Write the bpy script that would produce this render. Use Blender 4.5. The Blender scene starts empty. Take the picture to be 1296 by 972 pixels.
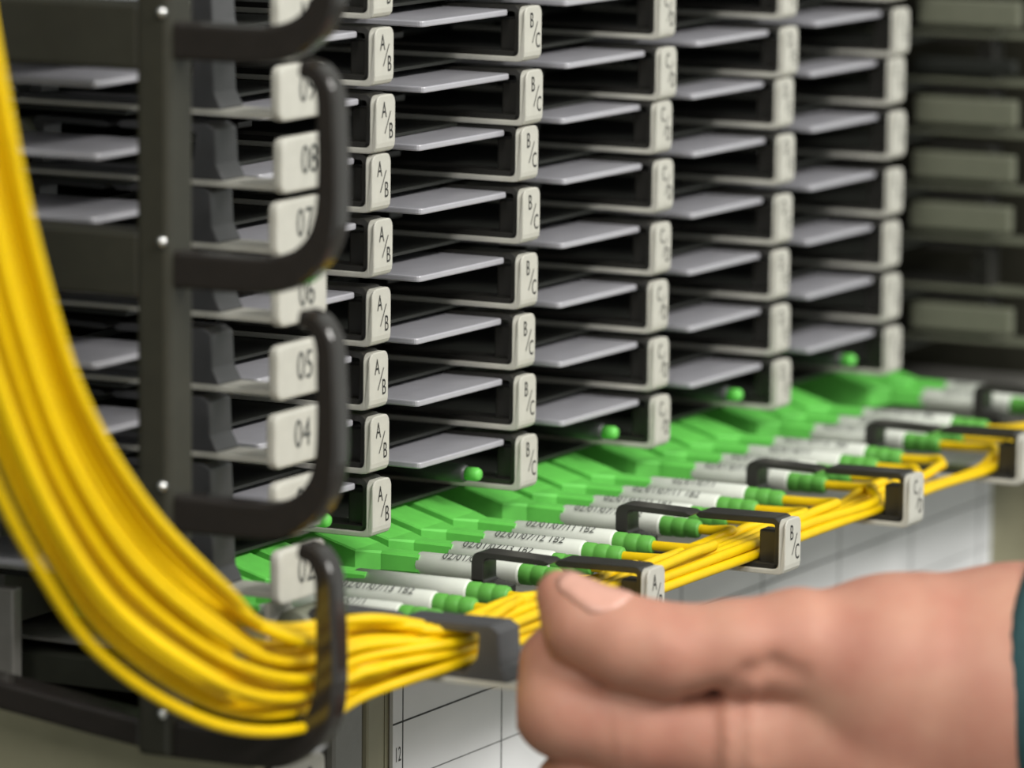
import bpy, bmesh, math, random
import numpy as np
from mathutils import Vector, Matrix
random.seed(7); rng = np.random.RandomState(5)
S = 0.001                      # everything below is written in millimetres
scene = bpy.context.scene
COL = scene.collection

# ------------------------------------------------------------------ camera
F_PX = 6750.5
CAM = np.array([-1061.39, -593.80, 214.43])
def _rot(pit, rol, yaw):
    cx, sx, cy, sy, cz, sz = math.cos(pit), math.sin(pit), math.cos(rol), math.sin(rol), math.cos(yaw), math.sin(yaw)
    Y = np.array([[cz,-sz,0],[sz,cz,0],[0,0,1]]); Pm = np.array([[1,0,0],[0,cx,-sx],[0,sx,cx]]); R = np.array([[cy,0,sy],[0,1,0],[-sy,0,cy]])
    return Y @ Pm @ R          # columns: right, forward, up
RM = _rot(-0.151288, -0.008843, -1.085641)
cd = bpy.data.cameras.new('camera'); cam = bpy.data.objects.new('camera', cd); COL.objects.link(cam)
r_, f_, u_ = RM[:,0], RM[:,1], RM[:,2]
cam.matrix_world = Matrix(((r_[0],u_[0],-f_[0],CAM[0]*S),(r_[1],u_[1],-f_[1],CAM[1]*S),(r_[2],u_[2],-f_[2],CAM[2]*S),(0,0,0,1)))
cd.sensor_width = 36.0; cd.sensor_fit = 'HORIZONTAL'; cd.lens = F_PX*36/1296
cd.clip_start = 0.05; cd.clip_end = 30
cd.dof.use_dof = True; cd.dof.focus_distance = 1.248; cd.dof.aperture_fstop = 13.0
scene.camera = cam
def AT(px, py, depth):         # a photo pixel at a distance in front of the lens -> place in the room (mm)
    return CAM + depth*(RM @ np.array([(px-648)/F_PX, 1, -(py-486)/F_PX]))

# ------------------------------------------------------------------ light
w = bpy.data.worlds.new('room_light'); scene.world = w; w.use_nodes = True
bg = w.node_tree.nodes['Background']; bg.inputs['Color'].default_value = (0.95, 1.0, 0.93, 1); bg.inputs['Strength'].default_value = 0.55
def lamp(name, loc, target, sx, sy, power, col=(1, 0.98, 0.93)):
    l = bpy.data.lights.new(name, 'AREA'); l.shape = 'RECTANGLE'; l.size = sx; l.size_y = sy; l.energy = power; l.color = col
    o = bpy.data.objects.new(name, l); COL.objects.link(o); o.location = loc
    o.rotation_euler = (Vector(target)-Vector(loc)).to_track_quat('-Z', 'Y').to_euler()
lamp('ceiling_lamp_near', (-0.5, -1.7, 1.35), (-0.15, -0.1, 0), 1.2, 0.3, 36)
lamp('ceiling_lamp_far', (0.9, -2.0, 1.35), (0.1, -0.1, 0), 1.2, 0.3, 20)
lamp('ceiling_lamp_left', (-1.8, -0.7, 1.5), (-0.1, 0, 0), 0.3, 1.2, 20)
scene.view_settings.view_transform = 'Standard'; scene.view_settings.look = 'None'
scene.view_settings.gamma = 1.0; scene.view_settings.use_curve_mapping = False
scene.view_settings.exposure = 0.0

# ------------------------------------------------------------------ materials
def lin(c): return tuple((v/12.92 if v <= .04045 else ((v+.055)/1.055)**2.4) for v in [x/255 for x in c])
def mat(name, rgb, rough=.45, vary=.08, scale=300, bump=0, spec=.5, coat=0, sss=0, metal=0, rgb2=None):
    m = bpy.data.materials.new(name); m.use_nodes = True; nt = m.node_tree; b = nt.nodes['Principled BSDF']
    tc = nt.nodes.new('ShaderNodeTexCoord'); n = nt.nodes.new('ShaderNodeTexNoise'); n.inputs['Scale'].default_value = scale; n.inputs['Detail'].default_value = 4
    nt.links.new(tc.outputs['Object'], n.inputs['Vector'])
    r = nt.nodes.new('ShaderNodeValToRGB'); c = lin(rgb)
    lo = lin(rgb2) if rgb2 else tuple(v*(1-vary) for v in c); hi = tuple(min(1, v*(1+vary)) for v in c)
    r.color_ramp.elements[0].color = (*lo, 1); r.color_ramp.elements[0].position = .3
    r.color_ramp.elements[1].color = (*hi, 1); r.color_ramp.elements[1].position = .7
    nt.links.new(n.outputs['Fac'], r.inputs['Fac']); nt.links.new(r.outputs['Color'], b.inputs['Base Color'])
    b.inputs['Roughness'].default_value = rough; b.inputs['Specular IOR Level'].default_value = spec
    b.inputs['Coat Weight'].default_value = coat; b.inputs['Coat Roughness'].default_value = .12; b.inputs['Metallic'].default_value = metal
    if sss:
        b.inputs['Subsurface Weight'].default_value = sss; b.inputs['Subsurface Radius'].default_value = (.004, .0015, .0008); b.inputs['Subsurface Scale'].default_value = 1.0
    if bump:
        bp = nt.nodes.new('ShaderNodeBump'); bp.inputs['Strength'].default_value = bump; bp.inputs['Distance'].default_value = .0003
        nt.links.new(n.outputs['Fac'], bp.inputs['Height']); nt.links.new(bp.outputs['Normal'], b.inputs['Normal'])
    return m
M = dict(
    label=mat('light_grey_plastic', (192,190,181), .4, .04),
    ink=mat('black_print', (30,30,30), .6),
    inkgrey=mat('grey_print', (66,68,66), .6),
    black=mat('black_plastic', (44,43,40), .34, .1, bump=.1),
    clipgrey=mat('dark_grey_plastic', (72,72,74), .42, .08),
    chrome=mat('bright_steel', (220,220,220), .15, .02, metal=1),
    ring=mat('glossy_black_plastic', (40,36,34), .16, .1, coat=.4),
    post=mat('dark_olive_steel', (47,46,37), .5, .08),
    base=mat('charcoal_tray', (34,36,32), .5, .1),
    cover=mat('silver_grey_cover', (172,171,178), .28, .04, spec=.7),
    green=mat('bright_green_plastic', (108,206,88), .45, .05),
    boot=mat('mid_green_rubber', (96,170,70), .5, .06, bump=.1),
    sleeve=mat('white_label_sleeve', (214,217,208), .42, .03),
    yellow=mat('yellow_cable_jacket', (232,193,0), .45, .05, spec=.35),
    paper=mat('white_paper', (226,226,228), .6, .02, 60),
    olive=mat('olive_grey_paint', (148,144,120), .5, .05, 120),
    dark=mat('dark_cabinet_steel', (46,48,40), .5, .1),
    cheek=mat('olive_and_shaded_plastic', (112,114,98), .5, .06),  # cheek colour, reused as painted shade on last tabs and end buttons
    grey=mat('grey_steel', (128,126,122), .35, .05, metal=.3),
    skin=mat('skin', (186,139,119), .55, .06, 60, bump=.3, sss=.2, rgb2=(178,121,104), spec=.35),
    nail=mat('fingernail', (204,154,138), .35, .04, coat=.15),
    teal=mat('teal_fabric', (38,72,76), .85, .15, 900, bump=.5),
    wall=mat('wall_paint', (150,152,142), .7, .03, 5),
    floor=mat('floor_vinyl', (120,118,110), .5, .06, 20),
)

# ------------------------------------------------------------------ mesh helpers (mm)
class MB:
    def __init__(s): s.v = []; s.f = []; s.sm = []
    def add(s, v, f, smooth=False):
        b = len(s.v); s.v += [tuple(p) for p in v]; s.f += [tuple(i+b for i in q) for q in f]; s.sm += [smooth]*len(f); return s
    def box(s, x0, x1, y0, y1, z0, z1, bev=0):
        if not bev:
            return s.add([(x0,y0,z0),(x1,y0,z0),(x1,y1,z0),(x0,y1,z0),(x0,y0,z1),(x1,y0,z1),(x1,y1,z1),(x0,y1,z1)],
                         [(0,3,2,1),(4,5,6,7),(0,1,5,4),(1,2,6,5),(2,3,7,6),(3,0,4,7)])
        bm = bmesh.new(); bmesh.ops.create_cube(bm, size=1)
        for q in bm.verts: q.co = ((x0+x1)/2+q.co.x*(x1-x0), (y0+y1)/2+q.co.y*(y1-y0), (z0+z1)/2+q.co.z*(z1-z0))
        bmesh.ops.bevel(bm, geom=bm.edges[:], offset=bev, segments=2, profile=.5, affect='EDGES')
        return s.bm(bm)
    def bm(s, bm):
        bm.verts.index_update(); s.add([q.co[:] for q in bm.verts], [[q.index for q in f.verts] for f in bm.faces]); bm.free(); return s
    def prism(s, poly, a0, a1, axis='x', bev=0):          # poly in the other two axes
        n = len(poly)
        def mk(a, p): return {'x': (a,p[0],p[1]), 'y': (p[0],a,p[1]), 'z': (p[0],p[1],a)}[axis]
        v = [mk(a0, p) for p in poly]+[mk(a1, p) for p in poly]
        f = [tuple(range(n))[::-1], tuple(range(n, 2*n))]+[(i,(i+1)%n,(i+1)%n+n,i+n) for i in range(n)]
        bm = bmesh.new(); vs = [bm.verts.new(p) for p in v]
        for q in f: bm.faces.new([vs[i] for i in q])
        bmesh.ops.recalc_face_normals(bm, faces=bm.faces[:])
        if bev:
            ed = [e for e in bm.edges if e.calc_face_angle(0) > .7]
            bmesh.ops.bevel(bm, geom=ed, offset=bev, segments=2, profile=.5, affect='EDGES')
        return s.bm(bm)
    def tube(s, path, rad, n=10, caps=True):
        P = np.array(path, float); T = np.gradient(P, axis=0); T /= np.linalg.norm(T, axis=1)[:,None]+1e-9
        up = np.array([0.,0,1]) if abs(T[0][2]) < .9 else np.array([1.,0,0]); N = up-T[0]*(up@T[0]); N /= np.linalg.norm(N)
        v = []; R = rad if hasattr(rad, '__len__') else [rad]*len(P)
        for i in range(len(P)):
            N = N-T[i]*np.dot(N, T[i]); N /= np.linalg.norm(N); B = np.cross(T[i], N)
            for k in range(n):
                a = 2*math.pi*k/n; v.append(P[i]+R[i]*(math.cos(a)*N+math.sin(a)*B))
        f = [(i*n+k, i*n+(k+1)%n, (i+1)*n+(k+1)%n, (i+1)*n+k) for i in range(len(P)-1) for k in range(n)]
        if caps: f += [tuple(range(n))[::-1], tuple((len(P)-1)*n+k for k in range(n))]
        return s.add(v, f, True)
    def loft(s, secs, smooth=False):                      # list of equal-length rings
        n = len(secs[0]); v = [p for q in secs for p in q]
        f = [(i*n+k, i*n+(k+1)%n, (i+1)*n+(k+1)%n, (i+1)*n+k) for i in range(len(secs)-1) for k in range(n)]
        f += [tuple(range(n))[::-1], tuple((len(secs)-1)*n+k for k in range(n))]
        return s.add(v, f, smooth)
    def mesh(s, name, m):
        me = bpy.data.meshes.new(name); me.from_pydata([(a*S, b*S, c*S) for a, b, c in s.v], [], s.f)
        me.materials.append(m)
        for p, q in zip(me.polygons, s.sm): p.use_smooth = q
        bm = bmesh.new(); bm.from_mesh(me); bmesh.ops.recalc_face_normals(bm, faces=bm.faces[:]); bm.to_mesh(me); bm.free()
        me.update(); return me
def link(name, me, parent=None, loc=(0,0,0)):
    o = bpy.data.objects.new(name, me); COL.objects.link(o); o.location = [c*S for c in loc]
    if parent: o.parent = parent
    return o
def tag(o, label=None, cat=None, group=None, kind=None):
    for k, val in (('label', label), ('category', cat), ('group', group), ('kind', kind)):
        if val: o[k] = val
    return o
def thing(name, loc, label, cat, group=None):
    return tag(link(name, None, None, loc), label, cat, group)
def rnd(poly, r, n=4):                                     # round the corners of a polygon
    out = []
    for i, p in enumerate(poly):
        rr = r[i] if hasattr(r, '__len__') else r
        if rr <= 0: out.append(p); continue
        p = np.array(p, float); a = np.array(poly[i-1], float)-p; b = np.array(poly[(i+1) % len(poly)], float)-p
        a /= np.linalg.norm(a); b /= np.linalg.norm(b)
        ang = math.acos(max(-1, min(1, a@b))); d = rr/math.tan(ang/2)
        p0, p1 = p+a*d, p+b*d
        for k in range(n+1):
            t = k/n; out.append(tuple((1-t)**2*p0+2*t*(1-t)*p+t*t*p1))
    return out
def ribbon(path, th):                                      # closed outline around a 2-D path
    P = np.array(path, float); T = np.gradient(P, axis=0); T /= np.linalg.norm(T, axis=1)[:,None]; N = np.stack([-T[:,1], T[:,0]], 1)
    t = np.array(th if hasattr(th, '__len__') else [th]*len(P))[:,None]/2
    return [tuple(p) for p in P+N*t]+[tuple(p) for p in (P-N*t)[::-1]]
def smooth_path(pts, per=8):                               # centripetal Catmull-Rom
    P = np.array(pts, float); P = np.vstack([2*P[0]-P[1], P, 2*P[-1]-P[-2]]); out = []
    for i in range(1, len(P)-2):
        p0, p1, p2, p3 = P[i-1:i+3]; t0 = 0.; t1 = t0+np.linalg.norm(p1-p0)**.5+1e-6; t2 = t1+np.linalg.norm(p2-p1)**.5+1e-6; t3 = t2+np.linalg.norm(p3-p2)**.5+1e-6
        for k in range(per):
            t = t1+(t2-t1)*k/per
            A1 = (t1-t)/(t1-t0)*p0+(t-t0)/(t1-t0)*p1; A2 = (t2-t)/(t2-t1)*p1+(t-t1)/(t2-t1)*p2; A3 = (t3-t)/(t3-t2)*p2+(t-t2)/(t3-t2)*p3
            B1 = (t2-t)/(t2-t0)*A1+(t-t0)/(t2-t0)*A2; B2 = (t3-t)/(t3-t1)*A2+(t-t1)/(t3-t1)*A3
            out.append((t2-t)/(t2-t1)*B1+(t-t1)/(t2-t1)*B2)
    out.append(P[-2]); return np.array(out)
_tx = {}
def text_geo(txt):                                         # 2-D letter outlines as triangles, height about 1
    if txt not in _tx:
        cu = bpy.data.curves.new('t', 'FONT'); cu.body = txt; cu.size = 1.4; cu.align_x = 'CENTER'; cu.align_y = 'CENTER'; cu.resolution_u = 3
        o = bpy.data.objects.new('t', cu); COL.objects.link(o); bpy.context.view_layer.update()
        me = bpy.data.meshes.new_from_object(o.evaluated_get(bpy.context.evaluated_depsgraph_get()))
        bpy.data.objects.remove(o)
        _tx[txt] = ([q.co[:2] for q in me.vertices], [tuple(p.vertices) for p in me.polygons]); bpy.data.meshes.remove(me)
    return _tx[txt]
def put_text(mb, txt, fn, size=1, wide=1):
    v, f = text_geo(txt); mb.add([fn(a*size*wide, b*size) for a, b in v], f)

PITCH = 15.0; TAB = 73.37
PULL = np.array([0, -71.0, -14.0])

# ------------------------------------------------------------------ setting
st = link('floor', MB().box(-4000, 4000, -4000, 2000, -1220, -1200).mesh('floor', M['floor'])); tag(st, kind='structure')
st = link('wall_back', MB().box(-4000, 4000, 1500, 1540, -1200, 1600).mesh('wall_back', M['wall'])); tag(st, kind='structure')

rack = thing('equipment_rack', (0,0,-1200), 'dark olive steel rack cabinet around the tray stack', 'rack')
def rp(name, m, *boxes):
    mb = MB()
    for b in boxes: mb.box(b[0], b[1], b[2], b[3], b[4]+1200, b[5]+1200, b[6] if len(b) > 6 else 0)
    return link(name, mb.mesh(name, m), rack)
rp('back_panel', M['dark'], (-100, 470, 236, 240, -1200, 420))
rp('upright', M['post'], (-97, -84, 54, 236, -1200, 420, 1))
rp('upright', M['post'], (408, 470, -25, 236, -1200, 420, 1))
rp('shelf_plate', M['dark'], (-84, 408, 12, 236, -30, -24))
rp('side_filler', M['dark'], (-420, -97.5, 58, 62, -1200, 420))
rp('lower_panel', M['olive'], (-109, -105, -31, 57, -1200, -28.5, .5))
rp('corner_flange', M['grey'], (-19, -4, 1.5, 12, -1200, -26, 1.5))
rp('corner_flange', M['olive'], (-4, 5, 1.0, 12, -1200, -26, 1))
rp('front_panel', M['olive'], (5, 408, 1.2, 12, -1200, -25))
rp('edge_rail', M['grey'], (-101, -97.5, 35, 40, -1200, -6, .5))

# designation sheet on the front panel
sheet = tag(link('designation_sheet', MB().box(6.7, 367, 0, .9, -210, -26).mesh('designation_sheet', M['paper'])),
            'white paper chart with black grid lines on the panel under the pulled-out tray', 'paper chart')
g = MB()
for k in range(11): g.box(6.7, 367, -.06, 0, -52.6-14.2*k-(.45 if k == 0 else .22), -52.6-14.2*k)
for x in [11.5]+[61+49.5*k for k in range(7)]: g.box(x-.22, x+.22, -.06, 0, -210, -30)
link('printed_grid', g.mesh('printed_grid', M['ink']), sheet)
g = MB()
for k in range(4): put_text(g, str(12-k), lambda a, b, k=k: (9.2+a, -.08, -60.5-14.2*k+b), 3.6, .62)
link('row_number', g.mesh('row_number', M['inkgrey']), sheet)

# ------------------------------------------------------------------ tray parts (shared meshes)
def tab_mesh(front=0.0, back=60.0, upturn=False, shaded=False):
    mb = MB(); F = front
    hs = [3.6,4.5,5.2,5.8,6.2,6.5]
    prof = rnd([(F,3),(F,-6.9),(back,-6.9),(back,-5.6),(F+1.9,-5.6),(F+1.9,3)], [0,2.4,0,0,1.7,0])+[(F+1.9,z) for z in hs]+[(F,z) for z in hs[::-1]]
    mb.prism(prof, -3.3, 5.5, 'x', .3)
    def shoulder(p):                                        # round the tab's two upper corners
        x, y, z = p
        if y < F+3 and z > 4.3:
            k = min(1, (z-4.3)/2.2); w = 1-.5*(1-math.sqrt(max(0, 1-k*k)))
            x = 1.1+(x-1.1)*w
        return (x, y, z)
    mb.v = [shoulder(p) for p in mb.v]
    if upturn:
        mb.prism(rnd([(back-2,-6.9),(back+4,-6.9),(back+4,7),(back+2.6,7),(back+2.6,-5.6),(back-2,-5.6)], [0,2.6,.5,.5,1.4,0]), -5, 5, 'x', .3)
    return mb.mesh('label_tab', M['cheek'] if shaded else M['label'])  # last tabs take the darker colour to paint in the dim right end
def num_tab_mesh():
    mb = MB()
    mb.prism(rnd([(-14,-6.4),(6.4,-6.4),(6.4,5.6),(-14,5.6)], 2.4), -24.2, -21.6, 'y', .7)        # number plate
    mb.prism(rnd([(-22,-6.9),(52,-6.9),(52,-5.5),(-19,-5.5)], .3), -5.0, 5.0, 'x', .3)
    mb.prism(rnd([(50,-6.9),(56,-6.9),(56,6),(54.6,6),(54.6,-5.6),(50,-5.6)], [0,2.6,.5,.5,1.4,0]), -5, 5, 'x', .3)
    return mb.mesh('number_tab', M['label'])
def clip_mesh():
    mb = MB()
    mb.prism(rnd([(1.7,-5.6),(4.2,-5.6),(3.4,-4.6),(3.2,5.2),(23.2,4.9),(24.2,5.6),(23.2,6.5),(3.0,6.8),(1.7,5.6)], [0,0,.6,.8,0,0,.4,1.6,.4]), -2.6, 4.9, 'x', .25)   # front post and finger
    mb.box(-0.6, 4, 3.2, 8.2, -5.6, 3.4, .5)                                                       # inner wall
    mb.box(-2.6, 4.9, 1.8, 48, -5.7, -4.3, .2)                                                       # bottom rail
    mb.prism(rnd([(25.6,5.3),(26.8,4.6),(42.6,4.9),(42.6,-.5),(37.5,-1.6),(37.5,-3.4),(45.8,-3.4),(45.8,6.4),(27,5.9)], [0,0,1.4,1,.5,.5,1,2.6,.4]), -2.2, 4.4, 'x', .25)   # rear finger and post
    mb.box(-2.2, 4.4, 42.6, 45.8, -5, 0, .2)
    return mb.mesh('cable_clip', M['black'])
def num_clip_mesh():
    mb = MB()
    prof = [(-4.2,-5.6),(7.2,-5.6),(6.2,-3.6),(3.6,-1),(3.0,4.6),(22,4.6),(23.5,5.4),(22,6.3),(0.2,6.6),(-1.8,5.4),(-2.2,-2)]
    mb.prism(rnd(prof, [.4,.4,1.2,1.5,.8,0,0,.4,1.2,.8,1.5]), -4.8, 4.8, 'x', .35)
    mb.box(-4.6, 4.6, -2, 48, -5.9, -4.4, .2)
    mb.prism(rnd([(25.2,5.1),(26.8,4.4),(42.6,4.7),(42.6,-4.5),(45.8,-4.5),(45.8,6.2),(27,5.8)], [0,0,1.4,0,0,2.6,.4]), -3.6, 3.6, 'x', .25)
    return mb.mesh('cable_clip', M['clipgrey'])
def disc_mesh():
    mb = MB(); mb.tube([(-5.6,48.5,1.2),(-5.2,48.5,1.2),(5.2,48.5,1.2),(5.6,48.5,1.2)], [3.6,4.2,4.2,3.6], 20); return mb.mesh('end_button', M['cheek'])  # button shade is put into its colour by the darker material
def letters(up, lo):
    g = MB(); y = -.08
    put_text(g, up, lambda a, b: (0.1+a, y, 2.9+b), 3.75, .66)
    put_text(g, lo, lambda a, b: (3.3+a, y, -2.1+b), 3.75, .66)
    g.add([(0.3,y,-2.4),(0.62,y,-2.4),(3.3,y,2.6),(2.98,y,2.6)], [(0,1,2,3)])
    return g.mesh('lettering', M['ink'])
def num_letters(t):
    g = MB(); put_text(g, t, lambda a, b: (-2.6+a, -24.3, b), 6.4, .8); return g.mesh('lettering', M['inkgrey'])
cover_me = MB().prism(rnd([(-44.5,5.4),(-2.7,4.6),(-2.7,58),(-44.5,58)], [1.5,1.5,0,0]), 4.2, 5.7, 'z', .35).mesh('cover_flap', M['cover'])
cover_end = MB().prism(rnd([(-37,7.4),(-5,7.4),(-5,46),(-37,46)], [1.5,2.5,0,0]), 1.2, 2.7, 'z', .35).mesh('cover_flap', M['cover'])
cheek_me = MB().box(-5, -2, -7, 25, -4, 4, .8).mesh('side_cheek', M['cheek'])
cheek_low = MB().box(-5, -2, -7, 25, -4, 0.5, .8).mesh('side_cheek', M['base'])
base_me = MB().box(-80, 400, 19, 200, -7.75, -7.0).box(-80, 400, 62, 200, -7.0, -5.4).box(-80, 400, 118, 121, -5.2, 6.2).mesh('base_plate', M['base'])
base_pulled = MB().box(-80, 400, 26, 200, -7.75, -6.95).box(-80, 400, 122, 125, -5.4, 6.2).mesh('base_plate', M['grey'])
TABM = tab_mesh(); LASTM = tab_mesh(-21, 60, shaded=True); NUMM = num_tab_mesh(); CLIP = clip_mesh(); NCLIP = num_clip_mesh(); DISC = disc_mesh()
PAIRS = ['AB', 'BC', 'CD', 'DE', 'EF']; LET = [letters(*p) for p in PAIRS]

def tray(num, off, label, covers=True, cheek=cheek_me, group='fibre trays in the stack', last=5):
    t = thing('fibre_tray', off, label, 'tray', group)
    link('base_plate', base_me if covers else base_pulled, t)
    n = link('number_tab', NUMM, t, (-TAB,0,0))
    if num: link('lettering', num_letters(num), n)
    link('end_button', DISC, n)
    link('cable_clip', NCLIP, t, (-TAB,0,0))
    for c in range(5):
        q = link('label_tab', TABM, t, (TAB*c,0,0)); link('lettering', LET[c], q)
        link('cable_clip', CLIP, t, (TAB*c,0,0))
    if last == 5:
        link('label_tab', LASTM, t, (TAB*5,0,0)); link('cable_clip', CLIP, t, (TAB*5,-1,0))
        if cheek: link('side_cheek', cheek, t, (TAB*5,0,0))
    else:
        link('label_tab', TABM, t, (TAB*5,0,0)); link('cable_clip', CLIP, t, (TAB*5,0,0))
    if covers:
        for c in range(-1, 5): link('cover_flap', cover_me if c >= 0 else cover_end, t, (TAB*c,0,0))
    return t
dy = [0, .6, 1.0, .4, 0, .6, -.5, .0, 0.3]; dz = [0, -.2, -.4, -.5, .5, .5, -.8, -.4, 0]
for k in range(9):
    num = '%02d' % (k+2)
    lab = ('fibre tray %s the pulled-out one, its tab numbered %s' % (['directly above', 'two places above', 'three places above', 'four places above', 'five places above', 'six places above', 'seven places above', 'eight places above'][k], num)) if k < 8 else 'topmost fibre tray of the stack, cut off by the picture\'s upper edge'
    ck = None if k == 1 else (cheek_low if k == 5 else cheek_me)
    tray(num, (0, dy[k], PITCH*k+dz[k]), lab, cheek=ck)
pulled = tray('01', PULL, 'fibre tray pulled out of the stack, open, carrying the green connectors', covers=False, last=4)
# the top tray of the shelf below: only its number tab shows
low = thing('fibre_tray', (0,0,-47.5), 'lower tray of which only a light number tab shows at the bottom edge', 'tray', 'fibre trays in the shelf below')
lowt = link('number_tab', NUMM, low, (-TAB,0,0)); link('lettering', num_letters('09'), lowt)

# ------------------------------------------------------------------ patch cords
AX = -0.7                                                  # height of a connector's axis in its tray
def ring_pts(x, y, z, r, n=14, sx=1.0, ph=0): return [(x+r*sx*math.cos(2*math.pi*k/n+ph), y, z+r*math.sin(2*math.pi*k/n+ph)) for k in range(n)]
def rect(y, hw, z0, z1, c=.6): return [(-hw+c,y,z0),(hw-c,y,z0),(hw,y,z0+c),(hw,y,z1-c),(hw-c,y,z1),(-hw+c,y,z1),(-hw,y,z1-c),(-hw,y,z0+c)]
hm = MB()
hm.loft([rect(112,5.9,-4.6,6.6,.4), rect(97,5.9,-4.6,6.6,.4), rect(81,5.9,-4.2,2.1,.4), rect(76,2.6,-3.2,1.7), rect(66,2.5,-3,1.6)])
hm.box(-1.6, 1.6, 97, 104, 6.2, 6.9, .3)
HOUSE = hm.mesh('connector_housing', M['green'])
SLEEVE = MB().loft([ring_pts(0,67.2,AX,2.3), ring_pts(0,66.6,AX,2.75), ring_pts(0,40.5,AX,2.85), ring_pts(0,39.9,AX,2.5)], True).mesh('label_sleeve', M['sleeve'])
fl = [[(x, 67.5-4.5*(z-AX+2.8)/5.6 + (6 if z > AX else 0), z) for x, y, z in ring_pts(0,67,AX,2.7)]] + [ring_pts(0,40.5,AX,2.85), ring_pts(0,39.9,AX,2.5)]
FLAG = MB().loft(fl, True).mesh('label_sleeve', M['sleeve'])
bm_ = MB(); secs = []
for y, L, r in ((40.4,3.4,2.45),(36.6,3.0,2.42),(33.3,2.9,2.3)):
    secs += [ring_pts(0,y,AX,r-.12), ring_pts(0,y-.3,AX,r), ring_pts(0,y-L+.3,AX,r), ring_pts(0,y-L,AX,r-.18)]
secs += [ring_pts(0,30.2,AX,2.15), ring_pts(0,29.8,AX,1.6)]
BOOT = bm_.loft(secs, True).mesh('strain_relief_boot', M['boot'])
def sleeve_text(t):
    g = MB(); R = 3.14
    def fn(a, b):
        th = math.radians(31)-b/R                           # angle from straight up, towards the viewer's side
        return (-R*math.sin(th), 54-a, AX+R*math.cos(th))
    put_text(g, t, fn, 2.3, .86); return g.mesh('lettering', M['inkgrey'])
GN = {-1: 'left of the A/B tab', 0: 'between the A/B and B/C tabs', 1: 'between the B/C and C/D tabs', 2: 'between the C/D and D/E tabs',
      3: 'just right of the D/E tab', 4: 'beyond the E/F tab'}
ORD = ['nearest', 'second nearest', 'third nearest', 'farthest']
texts = ['02/01/07/1', '02/01/07/13 1B2', '02/01/07/12 1B2', '02/01/07/11 1B2']
slots = [(9.7+2.65*i+(.7 if j % 2 else 0), -3.1+2.3*j) for j in range(4) for i in range(5)]
CR = 1.22
def bundle_left(t, s, dd):                                 # t: 0 lower .. 1 upper strand, s: sideways, dd: depth
    L = lambda a, b: a+(b-a)*t
    pts = []
    pts.append(AT(L(466,470)+6*s, L(880,783), L(1128,1133)+dd*.5))
    pts.append(np.array([-120+0*t, -44+8*s, L(-23.5,-3.5)]))
    for lo, up, d in (((268,915),(285,745),1078), ((128,830),(185,640),1054), ((48,718),(102,500),1034), ((-12,600),(46,320),1020), ((-60,470),(10,150),1010), ((-110,300),(-25,-60),1004), ((-170,0),(-60,-420),1000)):
        pts.append(AT(L(lo[0],up[0]), L(lo[1],up[1]), d+dd))
    return pts
def cord(g, i, slot, t, right=False):
    xc = TAB*g+12+16*i
    full = g <= 2 or (g == 3 and i < 4)
    n_in = 4 if g < 4 else 2
    lab = '%s patch cord %s of the open tray' % (ORD[i], GN[g])
    c = thing('patch_cord', PULL+np.array([xc,0,0]), lab, 'patch cord', 'patch cords plugged into the open tray')
    link('connector_housing', HOUSE, c)
    sl = link('label_sleeve', FLAG if (g == -1 and i == 3) else SLEEVE, c)
    if not (g == -1 and i == 3): link('lettering', sleeve_text(texts[i] if g == 0 else texts[(i+g+4) % 4]), sl)
    link('strain_relief_boot', BOOT, c)
    O = PULL+np.array([xc,0,0])
    pts = [np.array([0,30.5,AX]), np.array([0,27,AX])]
    yl, zl = slots[slot]
    jit = lambda m: (rng.rand()-.5)*2*m
    if right:
        pts += [np.array([2,19,.5]), np.array([14,11+jit(1),1])]
        x = TAB*(g+1)-xc; pts += [np.array([x,11+jit(1),0])]+[np.array([x+TAB*k,12,0]) for k in (1,2)]
    else:
        reach = min(19, max([13.5, 16.5, 14.5, 12][(i+g) % 4], yl-1))
        pts += [np.array([-.1, reach+5.5, AX+.3]), np.array([-1.2, reach+2.6, AX+.8]), np.array([-4, reach+.2, (AX+zl)/2+1.3]), np.array([-8.5, reach-.8, (AX+zl)/2+1.6])]
        if xc-TAB*g > 26: pts += [np.array([-17, yl*.6+reach*.4, zl*.8+1.2])]
        a = g
        while a >= -1:
            pts.append(np.array([TAB*a-xc, yl+jit(.25), zl+jit(.1)]))
            if a > -1: pts.append(np.array([TAB*(a-.5)-xc, yl+jit(.7)+.8, zl*1.1+jit(.5)]))
            a -= 1
        s = (yl-14.7)/6; dd = 9*math.sin(7.3*slot)
        pts += [p-O for p in bundle_left(t, s, dd)]
    P = smooth_path(pts, 7)
    link('cable', MB().tube(P, CR, 10).mesh('cable', M['yellow']), c)
order = [(3,1),(3,0),(2,3),(2,2),(2,1),(2,0),(1,3),(1,2),(1,1),(1,0),(0,3),(0,2),(0,1),(0,0),(-1,3),(-1,2),(-1,1),(-1,0)]
tv = [0, .13, .2, .25, .33, .31, .4, .46, .52, .58, .5, .66, .72, .8, .76, .88, .94, 1.0]
for n, (g, i) in enumerate(order): cord(g, i, n, tv[n])
cord(3, 2, 3, 0, True); cord(4, 0, 8, 0, True); cord(4, 1, 13, 0, True)

SPARE = MB().loft([ring_pts(0,72,AX-1,2.2), ring_pts(0,34.5,AX-1,2.3), ring_pts(0,33.5,AX-1,1.9)], True).mesh('sleeve', M['clipgrey'])
CAP = MB().loft([ring_pts(0,33.8,AX-1,1.7), ring_pts(0,30.6,AX-1,1.7), ring_pts(0,29.8,AX-1,1.2)], True).mesh('dust_cap', M['green'])
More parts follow.
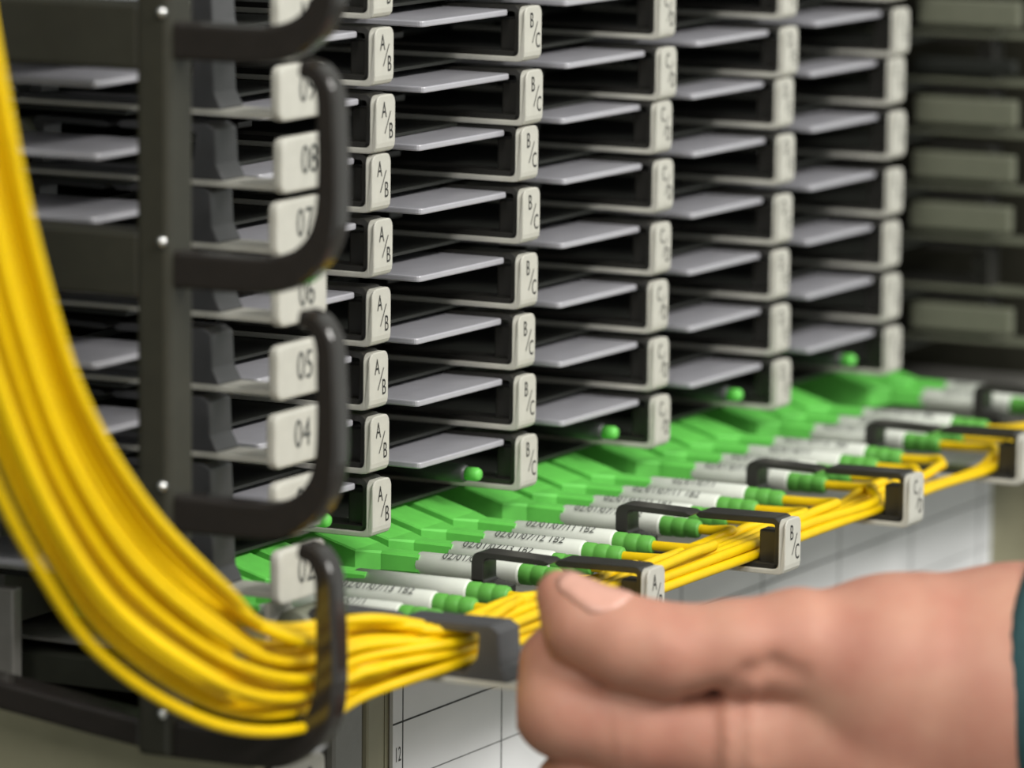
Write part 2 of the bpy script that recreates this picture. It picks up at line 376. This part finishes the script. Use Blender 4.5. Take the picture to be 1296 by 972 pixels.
# capped spare connectors in the lowest tray of the stack
for c in range(-1, 4):
    nm = ['left of the A/B tab', 'left of the B/C tab', 'left of the C/D tab', 'left of the D/E tab', 'left of the E/F tab'][c+1]
    q = thing('spare_connector', (TAB*c+60, -24, 0), 'spare green-tipped connector in the lowest stacked tray, seen %s' % nm, 'connector', 'spare connectors in tray 02')
    link('sleeve', SPARE, q); link('dust_cap', CAP, q)

# ------------------------------------------------------------------ cable manager with hook rings
cmn = thing('cable_manager', (-120,0,-1200), 'black vertical cable guide with open hook rings at the left of the trays', 'cable guide')
def cpart(name, mb, m):
    mb.v = [(x, y, z+1200) for x, y, z in mb.v]; return link(name, mb.mesh(name, m), cmn)
cpart('post', MB().box(-5, 5, -19.5, -11.5, -33, 330, 1.2), M['post'])
for zb in (167.5, 118, 70.4, 19, -29.5):
    path = [(-13,zb),(-25,zb),(-36,zb),(-44,zb+.6),(-50,zb+3.2),(-54,zb+8),(-55.6,zb+14),(-55.9,zb+22),(-55.6,zb+32),(-55,zb+39),(-52.5,zb+42.6),(-49,zb+43.5)]
    pp = smooth_path([(a,b,0) for a, b in path], 3)[:,:2]
    th = np.interp(np.linspace(0,1,len(pp)), [0,.3,.55,.8,1], [8,7.5,5.4,4.6,3.6])
    cpart('hook_ring', MB().prism(ribbon(pp, th), -3, 3, 'x', .9), M['ring'])
    scr = MB(); scr.tube([(-5,-18,zb+6),(-5.8,-18,zb+6),(-6.4,-18,zb+6)], [1.3,1.2,.5], 14); cpart('glint_stud', scr, M['chrome'])  # small steel studs added to give the post bright glints
    rp_ = [(-12,zb+.8),(0,zb+2.2),(14,zb+4),(30,zb+6),(54,zb+9)]
    pp = smooth_path([(a,b,0) for a, b in rp_], 3)[:,:2]
    if zb > 0: cpart('support_arm', MB().box(-4.5, 4.5, -12, 60, zb-6.5, zb+7.5, 1), M['post'])
    else: cpart('support_arm', MB().prism(ribbon(pp, 6.2), -4.2, 4.2, 'x', .9), M['ring'])

# ------------------------------------------------------------------ the hand
def hp(px, py, d): return np.array([(px-648)/F_PX*d, d, -(py-486)/F_PX*d])      # camera-aligned working axes, mm
def cone(Q, a, b, ra, rb):                                  # distance to a tapered capsule
    ab = b-a; h = np.clip(((Q-a)@ab)/(ab@ab), 0, 1); d = Q-a-h[...,None]*ab
    return np.sqrt((d*d).sum(-1))-(ra+(rb-ra)*h)
def smin(a, b, k): h = np.clip(.5+.5*(b-a)/k, 0, 1); return b+(a-b)*h-k*h*(1-h)
def chain(Q, pts, k):
    d = None
    for p, q in zip(pts[:-1], pts[1:]):
        c = cone(Q, hp(*p[:3]), hp(*q[:3]), p[3], q[3]); d = c if d is None else smin(d, c, k)
    return d
HS = 1.0
lo = np.array([0., 1078, -145.]); hi = np.array([165., 1185, -33.])
nx, ny, nz = [int(v) for v in (hi-lo)/HS]
gx, gy, gz = np.meshgrid(lo[0]+HS*np.arange(nx), lo[1]+HS*np.arange(ny), lo[2]+HS*np.arange(nz), indexing='ij')
Q = np.stack([gx, gy, gz], -1).astype(np.float32)
thumb = chain(Q, [(709,752,1115,5.2),(737,787,1113,8.0),(790,812,1111,9.2),(848,824,1110,9.3),(930,822,1111,9.8),(1010,818,1114,11.5),(1130,852,1120,21),(1290,882,1124,28),(1560,905,1128,31)], 4)
index = chain(Q, [(752,822,1137,7.0),(712,842,1125,8.6),(716,896,1121,10.4),(800,920,1120,10.2),(940,930,1120,12.5),(1100,925,1127,22)], 3)
mid = chain(Q, [(830,1015,1160,7.5),(748,1012,1151,8.3),(735,1004,1128,9.6),(1000,1012,1130,12.5),(1130,970,1132,22)], 3)
ringf = chain(Q, [(850,1100,1165,7),(785,1098,1157,7.8),(775,1090,1136,9),(1010,1090,1138,12),(1140,1010,1136,22)], 3)
pink = chain(Q, [(900,1170,1167,6),(850,1170,1161,6.6),(842,1162,1144,7.6),(1040,1155,1146,11),(1160,1030,1140,22)], 3)
wrist = cone(Q, hp(1130,930,1132), hp(1560,930,1132), 27, 31)
body = smin(smin(index, mid, 2.2), smin(ringf, pink, 2.2), 2.2)
dist = smin(smin(thumb, body, 1.5), wrist, 8)
def groove(px0, py0, px1, py1, r, depth_amt, d=None):
    global dist
    a, b = hp(px0, py0, 1112), hp(px1, py1, 1112)
    ab = b-a; P2 = Q.copy(); P2[...,1] = 1112; h = np.clip(((P2-a)@ab)/(ab@ab), 0, 1); e = P2-a-h[...,None]*ab
    dd = np.sqrt((e*e).sum(-1)); m = np.exp(-(dd/r)**2)*(gy < 1122)
    dist = dist+depth_amt*m
for q0, q1 in zip([(872,882),(912,872),(942,846),(975,836)], [(912,872),(942,846),(975,836),(1010,850)]): groove(*q0, *q1, 2.3, .95)
groove(903, 876, 905, 972, 1.7, .75); groove(936, 866, 938, 980, 1.9, .7); groove(966, 858, 962, 950, 2.2, .5); groove(920, 880, 921, 975, 1.9, -.35); groove(951, 862, 950, 975, 2.0, -.4)
groove(1000, 870, 992, 940, 3.0, .3)
groove(690, 856, 760, 868, 1.6, .6); groove(845, 770, 850, 800, 1.4, .35); groove(862, 772, 866, 805, 1.4, .3)
groove(770, 900, 775, 965, 1.5, .4); groove(792, 898, 797, 965, 1.5, .35)
def surface_nets(d):
    sg = d < 0
    corner = [(i,j,k) for i in (0,1) for j in (0,1) for k in (0,1)]
    sh = tuple(s-1 for s in d.shape)
    def sub(i, j, k): return d[i:i+sh[0], j:j+sh[1], k:k+sh[2]]
    acc = np.zeros(sh+(3,)); cnt = np.zeros(sh)
    for a in range(8):
        for b in range(a+1, 8):
            ca, cb = corner[a], corner[b]
            if sum(abs(p-q) for p, q in zip(ca, cb)) != 1: continue
            da, db = sub(*ca), sub(*cb); cr = (da < 0) != (db < 0)
            t = np.where(cr, da/np.where(cr, da-db, 1), 0)
            for ax in range(3): acc[...,ax] += np.where(cr, ca[ax]+(cb[ax]-ca[ax])*t, 0)
            cnt += cr
    act = cnt > 0; idx = -np.ones(sh, int); idx[act] = np.arange(act.sum())
    vv = np.argwhere(act)+acc[act]/cnt[act][:,None]; faces = []
    for ax in range(3):
        o = [0,0,0]; o[ax] = 1
        A = sg[1:-1,1:-1,1:-1]; Bs = sg[1+o[0]:sg.shape[0]-1+o[0], 1+o[1]:sg.shape[1]-1+o[1], 1+o[2]:sg.shape[2]-1+o[2]]
        e = np.argwhere(A != Bs)+1
        e = e[(e[:,0] < sh[0]) & (e[:,1] < sh[1]) & (e[:,2] < sh[2])]
        u, w2 = [q for q in range(3) if q != ax]
        du = np.zeros(3, int); du[u] = 1; dw = np.zeros(3, int); dw[w2] = 1
        q4 = [idx[tuple((e-p).T)] for p in (0*du, du, du+dw, dw)]
        faces.append(np.stack(q4, 1))
    f = np.vstack(faces); return vv, f[(f >= 0).all(1)]
vv, ff = surface_nets(dist)
vv = lo+vv*HS
hand_world = CAM+vv @ RM.T
hroot_mm = CAM+RM @ hp(1290, 880, 1124)
person = thing('person', hroot_mm, 'hand in a teal sleeve pinching the pulled-out tray between thumb and forefinger', 'person')
hb = MB(); hb.add(hand_world-hroot_mm, ff.tolist(), True)
hand = link('hand', hb.mesh('hand', M['skin']), person)
md = hand.modifiers.new('soften', 'SMOOTH'); md.factor = .5; md.iterations = 4
# nail: a curved plate on the thumb's upper face
nl = []
TH = [(709,752,1115,5.2),(737,787,1113,8.0),(790,812,1111,9.2),(848,824,1110,9.3),(930,822,1111,9.8)]
c0, c1 = hp(712,752,1115), hp(782,806,1111); ax_ = c1-c0; Ln = np.linalg.norm(ax_); ax_ /= Ln
out = np.array([.55,-.62,.60]); out -= ax_*(out@ax_); out /= np.linalg.norm(out); sd = np.cross(ax_, out)
rr_ = np.linspace(1, 14, 131)
for i in range(9):
    t = i/8
    wd = .88*(1-.6*max(0, (t-.7)/.3)**2)*(1-.3*max(0, (.15-t)/.15)**2)
    for j in range(9):
        th = (j/8*2-1)*wd; d_ = out*math.cos(th)+sd*math.sin(th); o_ = c0+ax_*Ln*(t*1.0-.12)
        val = chain(o_+rr_[:,None]*d_, TH, 4); r0 = rr_[np.argmax(val > 0)]
        nl.append(o_+d_*(r0+.3-.35*max(0, t-.8)*5))
nf = [(i*9+j, i*9+j+1, i*9+j+10, i*9+j+9) for i in range(8) for j in range(8)]
nw = CAM+np.array(nl) @ RM.T-hroot_mm
nb = MB(); nb.add(nw, nf, True)
nail = link('thumbnail', nb.mesh('thumbnail', M['nail']), person)
sm = nail.modifiers.new('thickness', 'SOLIDIFY'); sm.thickness = .0006; sm.offset = -1
# sleeve
sb = MB(); A = hp(1338,884,1125); B = hp(2300,1000,1060); dr = (B-A)/np.linalg.norm(B-A)
e1 = np.array([0,0,1.])-dr*dr[2]; e1 /= np.linalg.norm(e1); e2 = np.cross(dr, e1); secs = []
prof = [(2.5,28.2),(0,29.6),(0,31.4),(2,32),(12,32.2),(13,31.6),(14,32.4),(40,33),(70,34),(110,37),(150,39)]
for q, (l, r) in enumerate(prof):
    ring = []
    for k in range(40):
        a = 2*math.pi*k/40; rr = r*(1+.012*math.sin(5*a+q)+.01*math.sin(9*a-2*q)*(q > 5))
        tilt = -5.0*math.cos(a)*(1 if q < 7 else .3)
        ring.append(CAM+RM @ (A+dr*(l+tilt)+e1*rr*math.cos(a)+e2*rr*math.sin(a))-hroot_mm)
    secs.append(ring)
sb.loft(secs, True)
link('sleeve', sb.mesh('sleeve', M['teal']), person)
